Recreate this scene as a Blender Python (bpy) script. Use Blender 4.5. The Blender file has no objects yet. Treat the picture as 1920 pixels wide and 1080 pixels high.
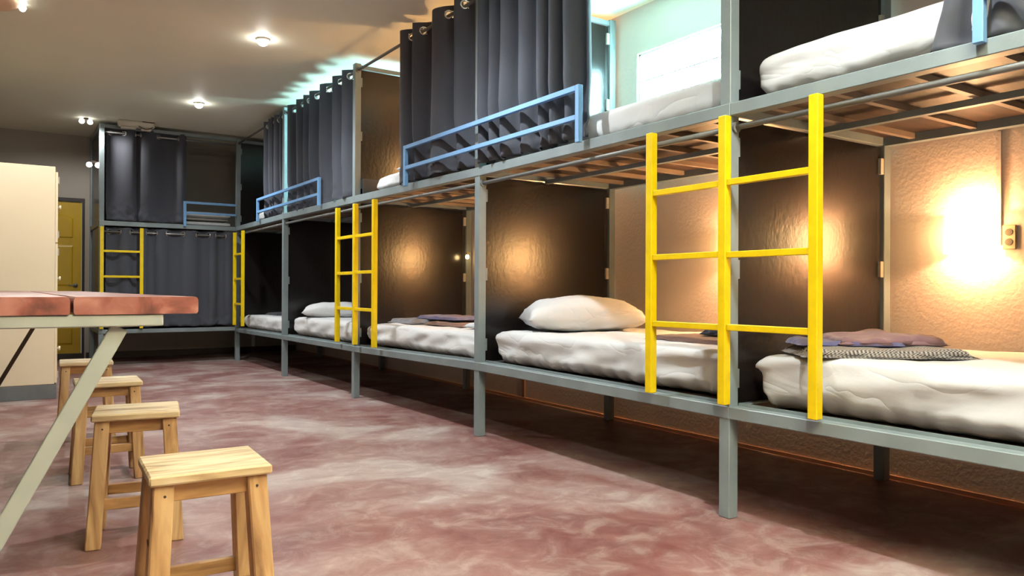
import bpy, bmesh, math, random
from mathutils import Vector, Matrix, noise
random.seed(7)
S = bpy.context.scene
C = S.collection
PI = math.pi
def V(*a): return Vector(a)

# ------------------------------------------------------------------ camera, world, exposure, main lights
yaw, pit, rol, hc, fpx = 0.5891, 0.0023, 0.0044, 0.958, 1426.1
r0 = V(math.cos(yaw), -math.sin(yaw), 0)
f0 = V(math.sin(yaw)*math.cos(pit), math.cos(yaw)*math.cos(pit), math.sin(pit))
u0 = r0.cross(f0)
R = r0*math.cos(rol) + u0*math.sin(rol)
U = u0*math.cos(rol) - r0*math.sin(rol)
cam = bpy.data.cameras.new('camera'); camo = bpy.data.objects.new('camera', cam); C.objects.link(camo)
B = -f0
camo.matrix_world = Matrix(((R.x, U.x, B.x, 0), (R.y, U.y, B.y, 0), (R.z, U.z, B.z, hc), (0, 0, 0, 1)))
cam.sensor_width = 36; cam.lens = 36*fpx/1920; cam.clip_start = 0.05; cam.clip_end = 60
S.camera = camo
w = bpy.data.worlds.new('world'); S.world = w; w.use_nodes = True
w.node_tree.nodes['Background'].inputs[0].default_value = (0.62, 0.85, 0.9, 1)
w.node_tree.nodes['Background'].inputs[1].default_value = 1.0
vs = S.view_settings
vs.view_transform = 'Standard'; vs.look = 'None'; vs.gamma = 1; vs.use_curve_mapping = False
vs.exposure = 0.5
SPOT_W = 98       # ceiling downlights
CEIL = 2.99
SPOTS = [(1.743, 6.273), (1.768, 8.837), (1.75, 3.70), (1.75, 1.13), (1.75, -1.40)]
def spot_light(x, y, e, col=(.93, .98, 1), r=.03, ang=168):
    l = bpy.data.lights.new('downlight', 'SPOT'); l.energy = e; l.color = col
    l.shadow_soft_size = r; l.spot_size = math.radians(ang); l.spot_blend = .7
    o = bpy.data.objects.new('downlight', l); C.objects.link(o); o.location = (x, y, CEIL-.06)
for x, y in SPOTS:
    spot_light(x, y, SPOT_W, ang=124)
    spot_light(x, y, 40, ang=172)
def fill_light(name, loc, size, e, col, rot=(0, 0, 0)):
    l = bpy.data.lights.new(name, 'AREA'); l.shape = 'DISK'; l.size = size; l.energy = e; l.color = col
    o = bpy.data.objects.new(name, l); C.objects.link(o); o.location = loc; o.rotation_euler = rot
# added warm fill light behind the camera, unseen, aimed up to brighten the ceiling
fill_light('ceiling_fill_light', (1.1, -.4, 2.5), .5, 290, (1, .92, .76), (PI, 0, 0))
def bulb_light(loc, e, r=.05, col=(1, .97, .92)):
    l = bpy.data.lights.new('bulb_light', 'SPOT'); l.energy = e; l.color = col; l.shadow_soft_size = r; l.spot_size = math.radians(172); l.spot_blend = .4
    o = bpy.data.objects.new('bulb_light', l); C.objects.link(o); o.location = loc
bulb_light((.13, 6.44, CEIL-.10), 80)      # two small bulbs of the fitting at the top left
bulb_light((.81, 10.30, CEIL-.10), 32)     # pair of lamps left of the end-wall bunk

# ------------------------------------------------------------------ materials
def srgb(r, g, b, a=1):
    f = lambda c: (c/255/12.92 if c <= 10.31 else ((c/255+.055)/1.055)**2.4)
    return (f(r), f(g), f(b), a)
def newmat(name):
    m = bpy.data.materials.new(name); m.use_nodes = True
    return m, m.node_tree.nodes, m.node_tree.links, m.node_tree.nodes['Principled BSDF']
def mat(name, c, rough=.5, metal=0, var=0, scale=8, bump=0, bscale=60, c2=None, spec=.5, stretch=(1, 1, 1), detail=4, coord='Object', coat=0):
    m, N, L, b = newmat(name)
    b.inputs['Base Color'].default_value = c; b.inputs['Roughness'].default_value = rough
    b.inputs['Metallic'].default_value = metal; b.inputs['Specular IOR Level'].default_value = spec
    b.inputs['Coat Weight'].default_value = coat
    tc = N.new('ShaderNodeTexCoord'); mp = N.new('ShaderNodeMapping'); mp.inputs['Scale'].default_value = stretch
    L.new(tc.outputs[coord], mp.inputs[0])
    if c2 is None and var: c2 = tuple(min(1, x*(1-var)) for x in c[:3])+(1,)
    if c2:
        n = N.new('ShaderNodeTexNoise'); n.inputs['Scale'].default_value = scale; n.inputs['Detail'].default_value = detail
        L.new(mp.outputs[0], n.inputs[0])
        cr = N.new('ShaderNodeValToRGB'); cr.color_ramp.elements[0].position = .35; cr.color_ramp.elements[1].position = .65
        cr.color_ramp.elements[0].color = c2; cr.color_ramp.elements[1].color = c
        L.new(n.outputs[0], cr.inputs[0]); L.new(cr.outputs[0], b.inputs['Base Color'])
    if bump:
        n2 = N.new('ShaderNodeTexNoise'); n2.inputs['Scale'].default_value = bscale; n2.inputs['Detail'].default_value = 3
        L.new(mp.outputs[0], n2.inputs[0])
        bp = N.new('ShaderNodeBump'); bp.inputs['Strength'].default_value = bump; bp.inputs['Distance'].default_value = .01
        L.new(n2.outputs[0], bp.inputs['Height']); L.new(bp.outputs[0], b.inputs['Normal'])
    return m
def emis(name, c, s):
    m, N, L, b = newmat(name)
    b.inputs['Base Color'].default_value = c; b.inputs['Emission Color'].default_value = c
    b.inputs['Emission Strength'].default_value = s; b.inputs['Roughness'].default_value = .4
    return m
M = {}
M['steel'] = mat('grey_painted_steel', srgb(128, 141, 144), .42, var=.16, scale=5, bump=.05, bscale=90)
M['bracket'] = mat('bare_bracket_steel', srgb(188, 184, 172), .45, var=.2, scale=30)
M['yellow'] = mat('yellow_gloss_paint', srgb(240, 208, 12), .34, var=.12, scale=12, bump=.04)
M['blue'] = mat('blue_gloss_paint', srgb(118, 166, 214), .38, var=.10, scale=12, bump=.04)
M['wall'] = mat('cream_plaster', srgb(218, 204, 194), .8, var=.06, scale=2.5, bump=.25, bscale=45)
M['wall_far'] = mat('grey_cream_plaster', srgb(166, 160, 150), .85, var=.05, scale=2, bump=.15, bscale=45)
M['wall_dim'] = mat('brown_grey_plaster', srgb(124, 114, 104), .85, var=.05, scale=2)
M['ceiling'] = mat('ceiling_paint', srgb(232, 232, 212), .6, var=.04, scale=.8, bump=.04, bscale=3)
M['ply'] = mat('dark_deck_board', srgb(78, 60, 50), .45, c2=srgb(44, 32, 28), scale=3, stretch=(1, 6, 1), bump=.08, bscale=30)
M['decktop'] = mat('black_deck_board', srgb(30, 28, 28), .5, var=.3, scale=4)
M['batten'] = mat('deck_batten_paint', srgb(140, 124, 110), .5, var=.2, scale=6)
M['chrome'] = mat('chrome_ring', (.75, .76, .78, 1), .2, metal=1)
M['rod'] = mat('curtain_rod_steel', srgb(150, 150, 148), .32, metal=.6)
M['rod_dark'] = mat('grey_rod_paint', srgb(104, 106, 104), .45)
M['skirting'] = mat('dark_skirting', srgb(60, 46, 42), .6, var=.2, scale=8)
M['white_plastic'] = mat('white_plastic', srgb(214, 208, 190), .4, var=.08, scale=9)
M['plate'] = mat('switch_plastic', srgb(170, 150, 120), .4)
M['cream'] = mat('cream_laminate', srgb(236, 224, 194), .5, var=.05, scale=1.2, bump=.03, bscale=8)
M['cabinet_base'] = mat('grey_plinth', srgb(112, 118, 120), .5, var=.2, scale=8)
M['door_yellow'] = mat('mustard_door_paint', srgb(196, 160, 10), .4, var=.12, scale=3)
M['door_frame'] = mat('dark_door_frame', srgb(44, 34, 32), .5, var=.2)
M['table_steel'] = mat('pale_grey_steel', srgb(170, 176, 166), .45, var=.14, scale=6, bump=.05)
M['dark_and_leg_shade'] = mat('dark_steel_and_leg_shade', srgb(84, 72, 60), .45)
M['knot'] = mat('dark_knot', srgb(78, 48, 30), .6)
M['screw'] = mat('screw_hole', srgb(50, 34, 24), .6)
M['bulb'] = emis('white_bulb', (1, .97, .92, 1), 60)
M['bulb_dim'] = emis('dim_white_bulb', (1, .97, .9, 1), 3.5)
M['warm_bulb'] = emis('warm_bulb', (1, .66, .28, 1), 30)
M['shade'] = emis('lit_amber_glass', (1, .60, .25, 1), 20)
M['shade_strong'] = emis('lit_deep_amber_glass', (1, .56, .20, 1), 42)
M['peach'] = mat('peach_plastic', srgb(226, 188, 154), .4, var=.05)
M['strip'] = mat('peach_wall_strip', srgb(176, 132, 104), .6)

def fabric(name, c, transl=.0, bump=.1, bscale=300, c2=None, sheen=.3, rough=.85, wrinkle=False):
    m, N, L, b = newmat(name)
    b.inputs['Base Color'].default_value = c; b.inputs['Roughness'].default_value = rough
    b.inputs['Sheen Weight'].default_value = sheen; b.inputs['Specular IOR Level'].default_value = .25
    tc = N.new('ShaderNodeTexCoord')
    n = N.new('ShaderNodeTexNoise'); n.inputs['Scale'].default_value = bscale
    L.new(tc.outputs['Object'], n.inputs[0])
    bp = N.new('ShaderNodeBump'); bp.inputs['Strength'].default_value = bump; bp.inputs['Distance'].default_value = .003
    L.new(n.outputs[0], bp.inputs['Height']); L.new(bp.outputs[0], b.inputs['Normal'])
    if wrinkle:
        mp = N.new('ShaderNodeMapping'); mp.inputs['Scale'].default_value = (1, 1, 2.2); mp.inputs['Rotation'].default_value = (.5, 0, 0)
        L.new(tc.outputs['Object'], mp.inputs[0])
        n2 = N.new('ShaderNodeTexNoise'); n2.inputs['Scale'].default_value = 2.6; n2.inputs['Detail'].default_value = 2.5; n2.inputs['Distortion'].default_value = .7
        L.new(mp.outputs[0], n2.inputs[0])
        # creases: ridged noise
        a = N.new('ShaderNodeMath'); a.operation = 'SUBTRACT'; a.inputs[1].default_value = .5; L.new(n2.outputs[0], a.inputs[0])
        a2 = N.new('ShaderNodeMath'); a2.operation = 'ABSOLUTE'; L.new(a.outputs[0], a2.inputs[0])
        a3 = N.new('ShaderNodeMath'); a3.operation = 'POWER'; a3.inputs[1].default_value = .6; L.new(a2.outputs[0], a3.inputs[0])
        b2 = N.new('ShaderNodeBump'); b2.inputs['Strength'].default_value = .30; b2.inputs['Distance'].default_value = .035
        L.new(a3.outputs[0], b2.inputs['Height']); L.new(b2.outputs[0], bp.inputs['Normal'])
    if transl:
        t = N.new('ShaderNodeBsdfTranslucent'); t.inputs[0].default_value = c
        mx = N.new('ShaderNodeMixShader'); mx.inputs[0].default_value = transl
        L.new(b.outputs[0], mx.inputs[1]); L.new(t.outputs[0], mx.inputs[2])
        L.new(mx.outputs[0], N['Material Output'].inputs[0])
    return m
M['curtain'] = fabric('charcoal_curtain_cloth', srgb(88, 91, 100), .32, .12, 220, sheen=.15)
M['sheet'] = fabric('white_sheet', srgb(206, 208, 209), 0, .1, 120, sheen=.1, rough=.7, wrinkle=True)
M['sheet_grey'] = fabric('grey_underblanket', srgb(150, 144, 138), 0, .1, 120)
M['purple'] = fabric('purple_brown_cloth', srgb(122, 92, 96), 0, .5, 60)
M['navy'] = fabric('slate_blue_cloth', srgb(78, 76, 112), 0, .4, 60)
M['brown'] = fabric('brown_cloth', srgb(104, 74, 64), 0, .4, 60)
M['black'] = fabric('black_cloth', srgb(40, 42, 56), 0, .4, 60)
M['grey_cloth'] = fabric('grey_cloth', srgb(112, 112, 118), 0, .4, 60)

def check_mat():
    m, N, L, b = newmat('grey_check_cloth')
    tc = N.new('ShaderNodeTexCoord'); mp = N.new('ShaderNodeMapping'); L.new(tc.outputs['Object'], mp.inputs[0])
    ch = N.new('ShaderNodeTexChecker'); ch.inputs['Scale'].default_value = 130
    ch.inputs[1].default_value = srgb(62, 60, 62); ch.inputs[2].default_value = srgb(158, 150, 142)
    L.new(mp.outputs[0], ch.inputs[0]); L.new(ch.outputs[0], b.inputs['Base Color']); b.inputs['Roughness'].default_value = .9
    return m
M['check'] = check_mat()

def floor_mat():
    m, N, L, b = newmat('red_polished_cement')
    tc = N.new('ShaderNodeTexCoord')
    def nz(scale, det, dist=0, rough=.6, off=(0, 0, 0), st=(1, 1, 1)):
        mp = N.new('ShaderNodeMapping'); mp.inputs['Location'].default_value = off; mp.inputs['Scale'].default_value = st
        L.new(tc.outputs['Object'], mp.inputs[0])
        n = N.new('ShaderNodeTexNoise'); n.inputs['Scale'].default_value = scale; n.inputs['Detail'].default_value = det
        n.inputs['Distortion'].default_value = dist; n.inputs['Roughness'].default_value = rough
        L.new(mp.outputs[0], n.inputs[0]); return n.outputs[0]
    def ramp(src, stops):
        cr = N.new('ShaderNodeValToRGB'); e = cr.color_ramp.elements
        e[0].position, e[0].color = stops[0]; e[1].position, e[1].color = stops[-1]
        for p, c in stops[1:-1]:
            x = e.new(p); x.color = c
        L.new(src, cr.inputs[0]); return cr.outputs[0]
    a = ramp(nz(1.0, 9, .7, .58, (4.2, 1.7, 0), st=(.8, 1, 1)), [(.36, srgb(98, 54, 53)), (.46, srgb(124, 84, 81)), (.54, srgb(150, 126, 122)), (.62, srgb(180, 170, 164))])
    bcol = ramp(nz(5.5, 8, 1.2, .7, (3, 7, 0)), [(.36, srgb(124, 72, 66)), (.50, srgb(156, 122, 114)), (.64, srgb(200, 184, 174))])
    mx = N.new('ShaderNodeMixRGB'); mx.inputs[0].default_value = .32; L.new(a, mx.inputs[1]); L.new(bcol, mx.inputs[2])
    g = nz(60, 4, 0, .7, (9, 1, 0))
    sp = ramp(g, [(.70, (0, 0, 0, 1)), (.76, (1, 1, 1, 1))])
    mx2 = N.new('ShaderNodeMixRGB'); L.new(sp, mx2.inputs[0]); L.new(mx.outputs[0], mx2.inputs[1]); mx2.inputs[2].default_value = srgb(205, 190, 180)
    L.new(mx2.outputs[0], b.inputs['Base Color'])
    rr = N.new('ShaderNodeMapRange'); rr.inputs[3].default_value = .28; rr.inputs[4].default_value = .55
    L.new(nz(3, 5, .5, .6, (5, 5, 0)), rr.inputs[0]); L.new(rr.outputs[0], b.inputs['Roughness'])
    bp = N.new('ShaderNodeBump'); bp.inputs['Strength'].default_value = .10; bp.inputs['Distance'].default_value = .01
    L.new(nz(9, 6, .4, .6), bp.inputs['Height']); L.new(bp.outputs[0], b.inputs['Normal'])
    b.inputs['Specular IOR Level'].default_value = .5
    return m
M['floor'] = floor_mat()

def wood_mat(name, light, mid, dark, stretch, sc=9, rough=.45):
    m, N, L, b = newmat(name)
    tc = N.new('ShaderNodeTexCoord'); mp = N.new('ShaderNodeMapping'); mp.inputs['Scale'].default_value = stretch
    oi = N.new('ShaderNodeObjectInfo'); va = N.new('ShaderNodeVectorMath'); va.operation = 'ADD'
    L.new(tc.outputs['Object'], va.inputs[0]); L.new(oi.outputs['Random'], va.inputs[1]); L.new(va.outputs[0], mp.inputs[0])
    n = N.new('ShaderNodeTexNoise'); n.inputs['Scale'].default_value = sc; n.inputs['Detail'].default_value = 7; n.inputs['Distortion'].default_value = .8
    L.new(mp.outputs[0], n.inputs[0])
    cr = N.new('ShaderNodeValToRGB'); e = cr.color_ramp.elements
    e[0].position = .32; e[0].color = dark; e[1].position = .68; e[1].color = light; x = e.new(.48); x.color = mid
    L.new(n.outputs[0], cr.inputs[0]); L.new(cr.outputs[0], b.inputs['Base Color']); b.inputs['Roughness'].default_value = rough
    bp = N.new('ShaderNodeBump'); bp.inputs['Strength'].default_value = .12; bp.inputs['Distance'].default_value = .005
    L.new(n.outputs[0], bp.inputs['Height']); L.new(bp.outputs[0], b.inputs['Normal'])
    return m
M['seatwood'] = wood_mat('pale_stool_seat_wood', srgb(232, 216, 178), srgb(208, 182, 136), srgb(158, 130, 92), (1.2, 9, 6), 3.2)
M['legwood'] = wood_mat('amber_stool_leg_wood', srgb(212, 176, 124), srgb(178, 138, 90), srgb(122, 88, 56), (7, 7, .9), 3.2)
M['barwood'] = wood_mat('amber_stool_rail_wood', srgb(202, 160, 104), srgb(168, 126, 78), srgb(116, 82, 48), (1, 6, 6), 3.5)
M['redwood'] = wood_mat('red_stained_plank', srgb(172, 118, 104), srgb(132, 76, 64), srgb(88, 48, 42), (5, 1, 5), 2.4, .42)

def panel_mat():
    m, N, L, b = newmat('black_gloss_panel_paint')
    b.inputs['Roughness'].default_value = .25; b.inputs['Specular IOR Level'].default_value = .6
    tc = N.new('ShaderNodeTexCoord')
    def nz(sc, st, det=3, dist=0):
        mp = N.new('ShaderNodeMapping'); mp.inputs['Scale'].default_value = st; L.new(tc.outputs['Object'], mp.inputs[0])
        n = N.new('ShaderNodeTexNoise'); n.inputs['Scale'].default_value = sc; n.inputs['Detail'].default_value = det; n.inputs['Distortion'].default_value = dist
        L.new(mp.outputs[0], n.inputs[0]); return n.outputs[0]
    cr = N.new('ShaderNodeValToRGB'); cr.color_ramp.elements[0].color = srgb(14, 15, 18); cr.color_ramp.elements[1].color = srgb(30, 24, 22)
    L.new(nz(4, (1, 1, .25)), cr.inputs[0]); L.new(cr.outputs[0], b.inputs['Base Color'])
    ad = N.new('ShaderNodeMath'); ad.operation = 'ADD'; L.new(nz(16, (1, 1, .35), 4, .6), ad.inputs[0]); L.new(nz(45, (1, 1, .8), 2), ad.inputs[1])
    bp = N.new('ShaderNodeBump'); bp.inputs['Strength'].default_value = .22; bp.inputs['Distance'].default_value = .003
    L.new(ad.outputs[0], bp.inputs['Height']); L.new(bp.outputs[0], b.inputs['Normal'])
    return m
M['panel'] = panel_mat()
M['panel_lip'] = mat('grey_kick_panel', srgb(66, 68, 72), .5, var=.1)
M['glass'] = emis('daylit_frosted_louvre_glass', (.50, .94, 1, 1), 75.0)

# ------------------------------------------------------------------ helpers
def obj(name, bm, m, parent=None, smooth=False, bevel=0):
    if bevel:
        bmesh.ops.bevel(bm, geom=list(bm.edges), offset=bevel, segments=1, affect='EDGES', clamp_overlap=True)
    bmesh.ops.recalc_face_normals(bm, faces=bm.faces)
    me = bpy.data.meshes.new(name); bm.to_mesh(me); bm.free()
    if smooth:
        for p in me.polygons: p.use_smooth = True
    for mm in (m if isinstance(m, list) else [m]): me.materials.append(mm)
    o = bpy.data.objects.new(name, me); C.objects.link(o)
    if parent: o.parent = parent
    return o
def struct(name, bm, m, parent=None, **k):
    o = obj(name, bm, m, parent, **k)
    if not parent: o['kind'] = 'structure'
    return o
def tag(o, label, cat, group=None):
    o['label'] = label; o['category'] = cat
    if group: o['group'] = group
    return o
def thing(name, label, cat, loc=(0, 0, 0), rz=0, group=None):
    o = bpy.data.objects.new(name, None); C.objects.link(o); o.empty_display_size = .1
    o.location = loc; o.rotation_euler = (0, 0, rz); return tag(o, label, cat, group)
def box(bm, x0, x1, y0, y1, z0, z1):
    v = [bm.verts.new(p) for p in [(x0, y0, z0), (x1, y0, z0), (x1, y1, z0), (x0, y1, z0), (x0, y0, z1), (x1, y0, z1), (x1, y1, z1), (x0, y1, z1)]]
    for f in [(0, 3, 2, 1), (4, 5, 6, 7), (0, 1, 5, 4), (1, 2, 6, 5), (2, 3, 7, 6), (3, 0, 4, 7)]: bm.faces.new([v[i] for i in f])
    return v
def bx(*a):
    bm = bmesh.new(); box(bm, *a); return bm
def hexa(bm, pts):
    v = [bm.verts.new(p) for p in pts]
    for f in [(0, 3, 2, 1), (4, 5, 6, 7), (0, 1, 5, 4), (1, 2, 6, 5), (2, 3, 7, 6), (3, 0, 4, 7)]: bm.faces.new([v[i] for i in f])
def railbar(bm, p0, p1, wx, zt0, zb0, zt1, zb1):
    """horizontal bar along y from p0=(x,y) to p1, width wx in +x, own top and bottom z at each end"""
    (x0, y0), (x1, y1) = p0, p1
    hexa(bm, [(x0, y0, zb0), (x0+wx, y0, zb0), (x1+wx, y1, zb1), (x1, y1, zb1), (x0, y0, zt0), (x0+wx, y0, zt0), (x1+wx, y1, zt1), (x1, y1, zt1)])
def bar(bm, a, b, w1, w2=None, up=(0, 0, 1)):
    """rectangular bar between two points, w1 across, w2 in the up direction"""
    w2 = w2 or w1; a = Vector(a); b = Vector(b); d = (b-a).normalized(); up = Vector(up)
    s = d.cross(up)
    if s.length < 1e-4: s = d.cross(Vector((1, 0, 0)))
    s.normalize(); t = s.cross(d).normalized(); s *= w1/2; t *= w2/2
    hexa(bm, [a-s-t, a+s-t, a+s+t, a-s+t, b-s-t, b+s-t, b+s+t, b-s+t])
def tube(bm, pts, r, seg=8):
    pts = [Vector(p) for p in pts]; rings = []
    for i, p in enumerate(pts):
        d = (pts[min(i+1, len(pts)-1)]-pts[max(i-1, 0)]).normalized()
        s = d.cross(V(0, 0, 1))
        if s.length < 1e-3: s = d.cross(V(1, 0, 0))
        s.normalize(); t = s.cross(d)
        rings.append([bm.verts.new(p+s*r*math.cos(2*PI*k/seg)+t*r*math.sin(2*PI*k/seg)) for k in range(seg)])
    for a, b in zip(rings, rings[1:]):
        for k in range(seg): bm.faces.new([a[k], a[(k+1) % seg], b[(k+1) % seg], b[k]])
    bm.faces.new(rings[0][::-1]); bm.faces.new(rings[-1])
def disc(bm, c, n, r, h=.003, seg=12):
    c = Vector(c); n = Vector(n).normalized(); tube(bm, [c-n*h/2, c+n*h/2], r, seg)
def lathe(bm, prof, c=(0, 0, 0), seg=20, squash=1):
    c = Vector(c); rings = []
    for r, z in prof: rings.append([bm.verts.new(c+V(r*math.cos(2*PI*k/seg), r*squash*math.sin(2*PI*k/seg), z)) for k in range(seg)])
    for a, b in zip(rings, rings[1:]):
        for k in range(seg): bm.faces.new([a[k], a[(k+1) % seg], b[(k+1) % seg], b[k]])
    bm.faces.new(rings[0][::-1]); bm.faces.new(rings[-1])
def torus(bm, c, n, R_, r, a=14, b=6):
    c = Vector(c); n = Vector(n).normalized(); s = n.cross(V(0, 0, 1)).normalized(); t = n.cross(s)
    rings = []
    for i in range(a):
        q = 2*PI*i/a; d = s*math.cos(q)+t*math.sin(q)
        rings.append([bm.verts.new(c+d*(R_+r*math.cos(2*PI*k/b))+n*r*math.sin(2*PI*k/b)) for k in range(b)])
    for i in range(a):
        A, B_ = rings[i], rings[(i+1) % a]
        for k in range(b): bm.faces.new([A[k], A[(k+1) % b], B_[(k+1) % b], B_[k]])
def n3(x, y, z): return noise.noise(V(x, y, z))

# ------------------------------------------------------------------ room shell
WX, WY, LX, NY = 3.78, 11.66, -3.4, -3.2
struct('floor', bx(LX-.1, WX+.1, NY-.1, WY+.1, -.1, 0), M['floor'])
struct('ceiling', bx(LX-.1, WX+.1, NY-.1, WY+.1, CEIL, CEIL+.1), M['ceiling'])
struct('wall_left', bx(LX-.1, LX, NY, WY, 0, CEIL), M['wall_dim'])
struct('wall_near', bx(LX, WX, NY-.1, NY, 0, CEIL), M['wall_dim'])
# right wall with two high window openings
WINS = [(2.92, 4.05), (6.70, 7.95)]
WZ0, WZ1 = 2.305, 2.655
bm = bmesh.new()
box(bm, WX, WX+.12, NY, WY, 0, WZ0); box(bm, WX, WX+.12, NY, WY, WZ1, CEIL)
ys = [NY]+[v for wn in WINS for v in wn]+[WY]
for i in range(0, len(ys), 2): box(bm, WX, WX+.12, ys[i], ys[i+1], WZ0, WZ1)
struct('wall_right', bm, M['wall'])
for i, (a, b) in enumerate(WINS):
    wn = bpy.data.objects.new('window_%d' % (i+1), None); C.objects.link(wn); wn['kind'] = 'structure'; wn.location = (WX+.05, (a+b)/2, (WZ0+WZ1)/2)
    hy, hz = (b-a)/2, (WZ1-WZ0)/2
    bm = bmesh.new()
    box(bm, -.03, .03, -hy, hy, hz-.014, hz); box(bm, -.03, .03, -hy, hy, -hz, -hz+.014)
    box(bm, -.03, .03, -hy, -hy+.014, -hz, hz); box(bm, -.03, .03, hy-.014, hy, -hz, hz)
    obj('window_frame', bm, M['table_steel'], wn)
    for k in range(2):
        z0, z1 = (-hz+.012, -.026) if k == 0 else (-.018, hz-.012)
        bm = bmesh.new()
        hexa(bm, [(-.012, -hy+.014, z0), (-.004, -hy+.014, z0), (-.004, hy-.014, z0), (-.012, hy-.014, z0),
                  (.006, -hy+.014, z1), (.014, -hy+.014, z1), (.014, hy-.014, z1), (.006, hy-.014, z1)])
        obj('glass_louvre', bm, M['glass'], wn)
    obj('transom', bx(-.02, -.008, -hy, hy, -.026, -.018), M['steel'], wn)
# far wall with a door
DX0, DX1, DZ = -.03, .868, 2.107
bm = bmesh.new()
box(bm, LX, DX0-.03, WY, WY+.12, 0, CEIL); box(bm, DX1+.03, WX, WY, WY+.12, 0, CEIL); box(bm, DX0-.03, DX1+.03, WY, WY+.12, DZ+.045, CEIL)
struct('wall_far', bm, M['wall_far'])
dr = bpy.data.objects.new('door_1', None); C.objects.link(dr); dr['kind'] = 'structure'; dr.location = (.42, WY, 0)
hw = .449
bm = bmesh.new()
box(bm, -hw-.03, -hw, -.015, .06, 0, DZ+.045); box(bm, hw, hw+.03, -.015, .06, 0, DZ+.045); box(bm, -hw, hw, -.015, .06, DZ, DZ+.045)
obj('door_frame', bm, M['door_frame'], dr)
obj('door_leaf', bx(-hw+.004, hw-.004, .012, .05, .085, DZ-.003), M['door_yellow'], dr, bevel=.002)
obj('threshold', bx(-hw, hw, -.01, .06, 0, .083), M['door_frame'], dr)
for cx in (-.22, .22):
    for (z0, z1, arch) in ((1.62, 1.93, 1), (.98, 1.52, 0), (.2, .86, 0)):
        bm = bmesh.new()
        # raised panel, arched on top for the upper ones
        n = 8; top = [(cx+.125-.25*k/n, z1-.05+(.05*math.sin(PI*k/n) if arch else .05)) for k in range(n+1)]
        outl = [(cx-.125, z0), (cx+.125, z0)]+top
        a = [bm.verts.new((x, .012, z)) for x, z in outl]
        mcx = sum(x for x, z in outl)/len(outl); mcz = (z0+z1)/2
        b_ = [bm.verts.new((mcx+(x-mcx)*.88, .002, mcz+(z-mcz)*.92)) for x, z in outl]
        bm.faces.new(b_)
        for k in range(len(a)): bm.faces.new([a[k], a[(k+1) % len(a)], b_[(k+1) % len(a)], b_[k]])
        obj('door_panel', bm, M['door_yellow'], dr)
bm = bmesh.new(); disc(bm, (.375, .004, .99), (0, 1, 0), .028, .012); tube(bm, [(.375, .005, .99), (.375, -.04, .99), (.29, -.045, .99)], .009)
obj('door_handle', bm, M['rod'], dr, smooth=True)
struct('baseboard_far', bx(.92, WX-.02, WY-.014, WY, 0, .09), M['skirting'], bevel=.002)
struct('baseboard_right', bx(WX-.014, WX, NY, WY-.015, 0, .022), M['strip'], bevel=.002)
struct('light_leak_strip', bx(WX-.012, WX, 5.44, 5.475, .024, .40), M['strip'])  # orange light leak low on the wall, made as a peach-coloured strip
# cable channel on the wall next to the nearest wall lamp
struct('trim_2', bx(WX-.014, WX, 1.640, 1.662, 1.17, 1.69), M['wall'])

# ------------------------------------------------------------------ bunk frames
P = {0: (2.534, .10), 1: (2.532, 2.145), 2: (2.572, 4.240), 3: (2.556, 6.315), 4: (2.540, 8.300), 5: (2.562, 10.430)}
ZL = {0: (.472, .421), 1: (.472, .420), 2: (.484, .429), 3: (.458, .408), 4: (.450, .402), 5: (.430, .382)}
ZU = {0: (1.743, 1.690), 1: (1.745, 1.691), 2: (1.756, 1.699), 3: (1.777, 1.715), 4: (1.780, 1.720), 5: (1.781, 1.722)}
PT = .056; XB = 3.69
WORD = {0: 'nearest to the camera', 1: 'second from the camera', 2: 'third from the camera',
        3: 'fourth from the camera', 4: 'farthest of the row'}
GB = 'grey steel bunk frames'
def post_parts(root, px, py, ztop, zu, side=1):
    obj('post', bx(px, px+PT, py, py+PT, 0, ztop), M['steel'], root, bevel=.003)
def bracket(root, x, y, z, dx=.012, dy=.028, h=.075):
    obj('bracket', bx(x, x+dx, y, y+dy, z, z+h), M['bracket'], root)
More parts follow.
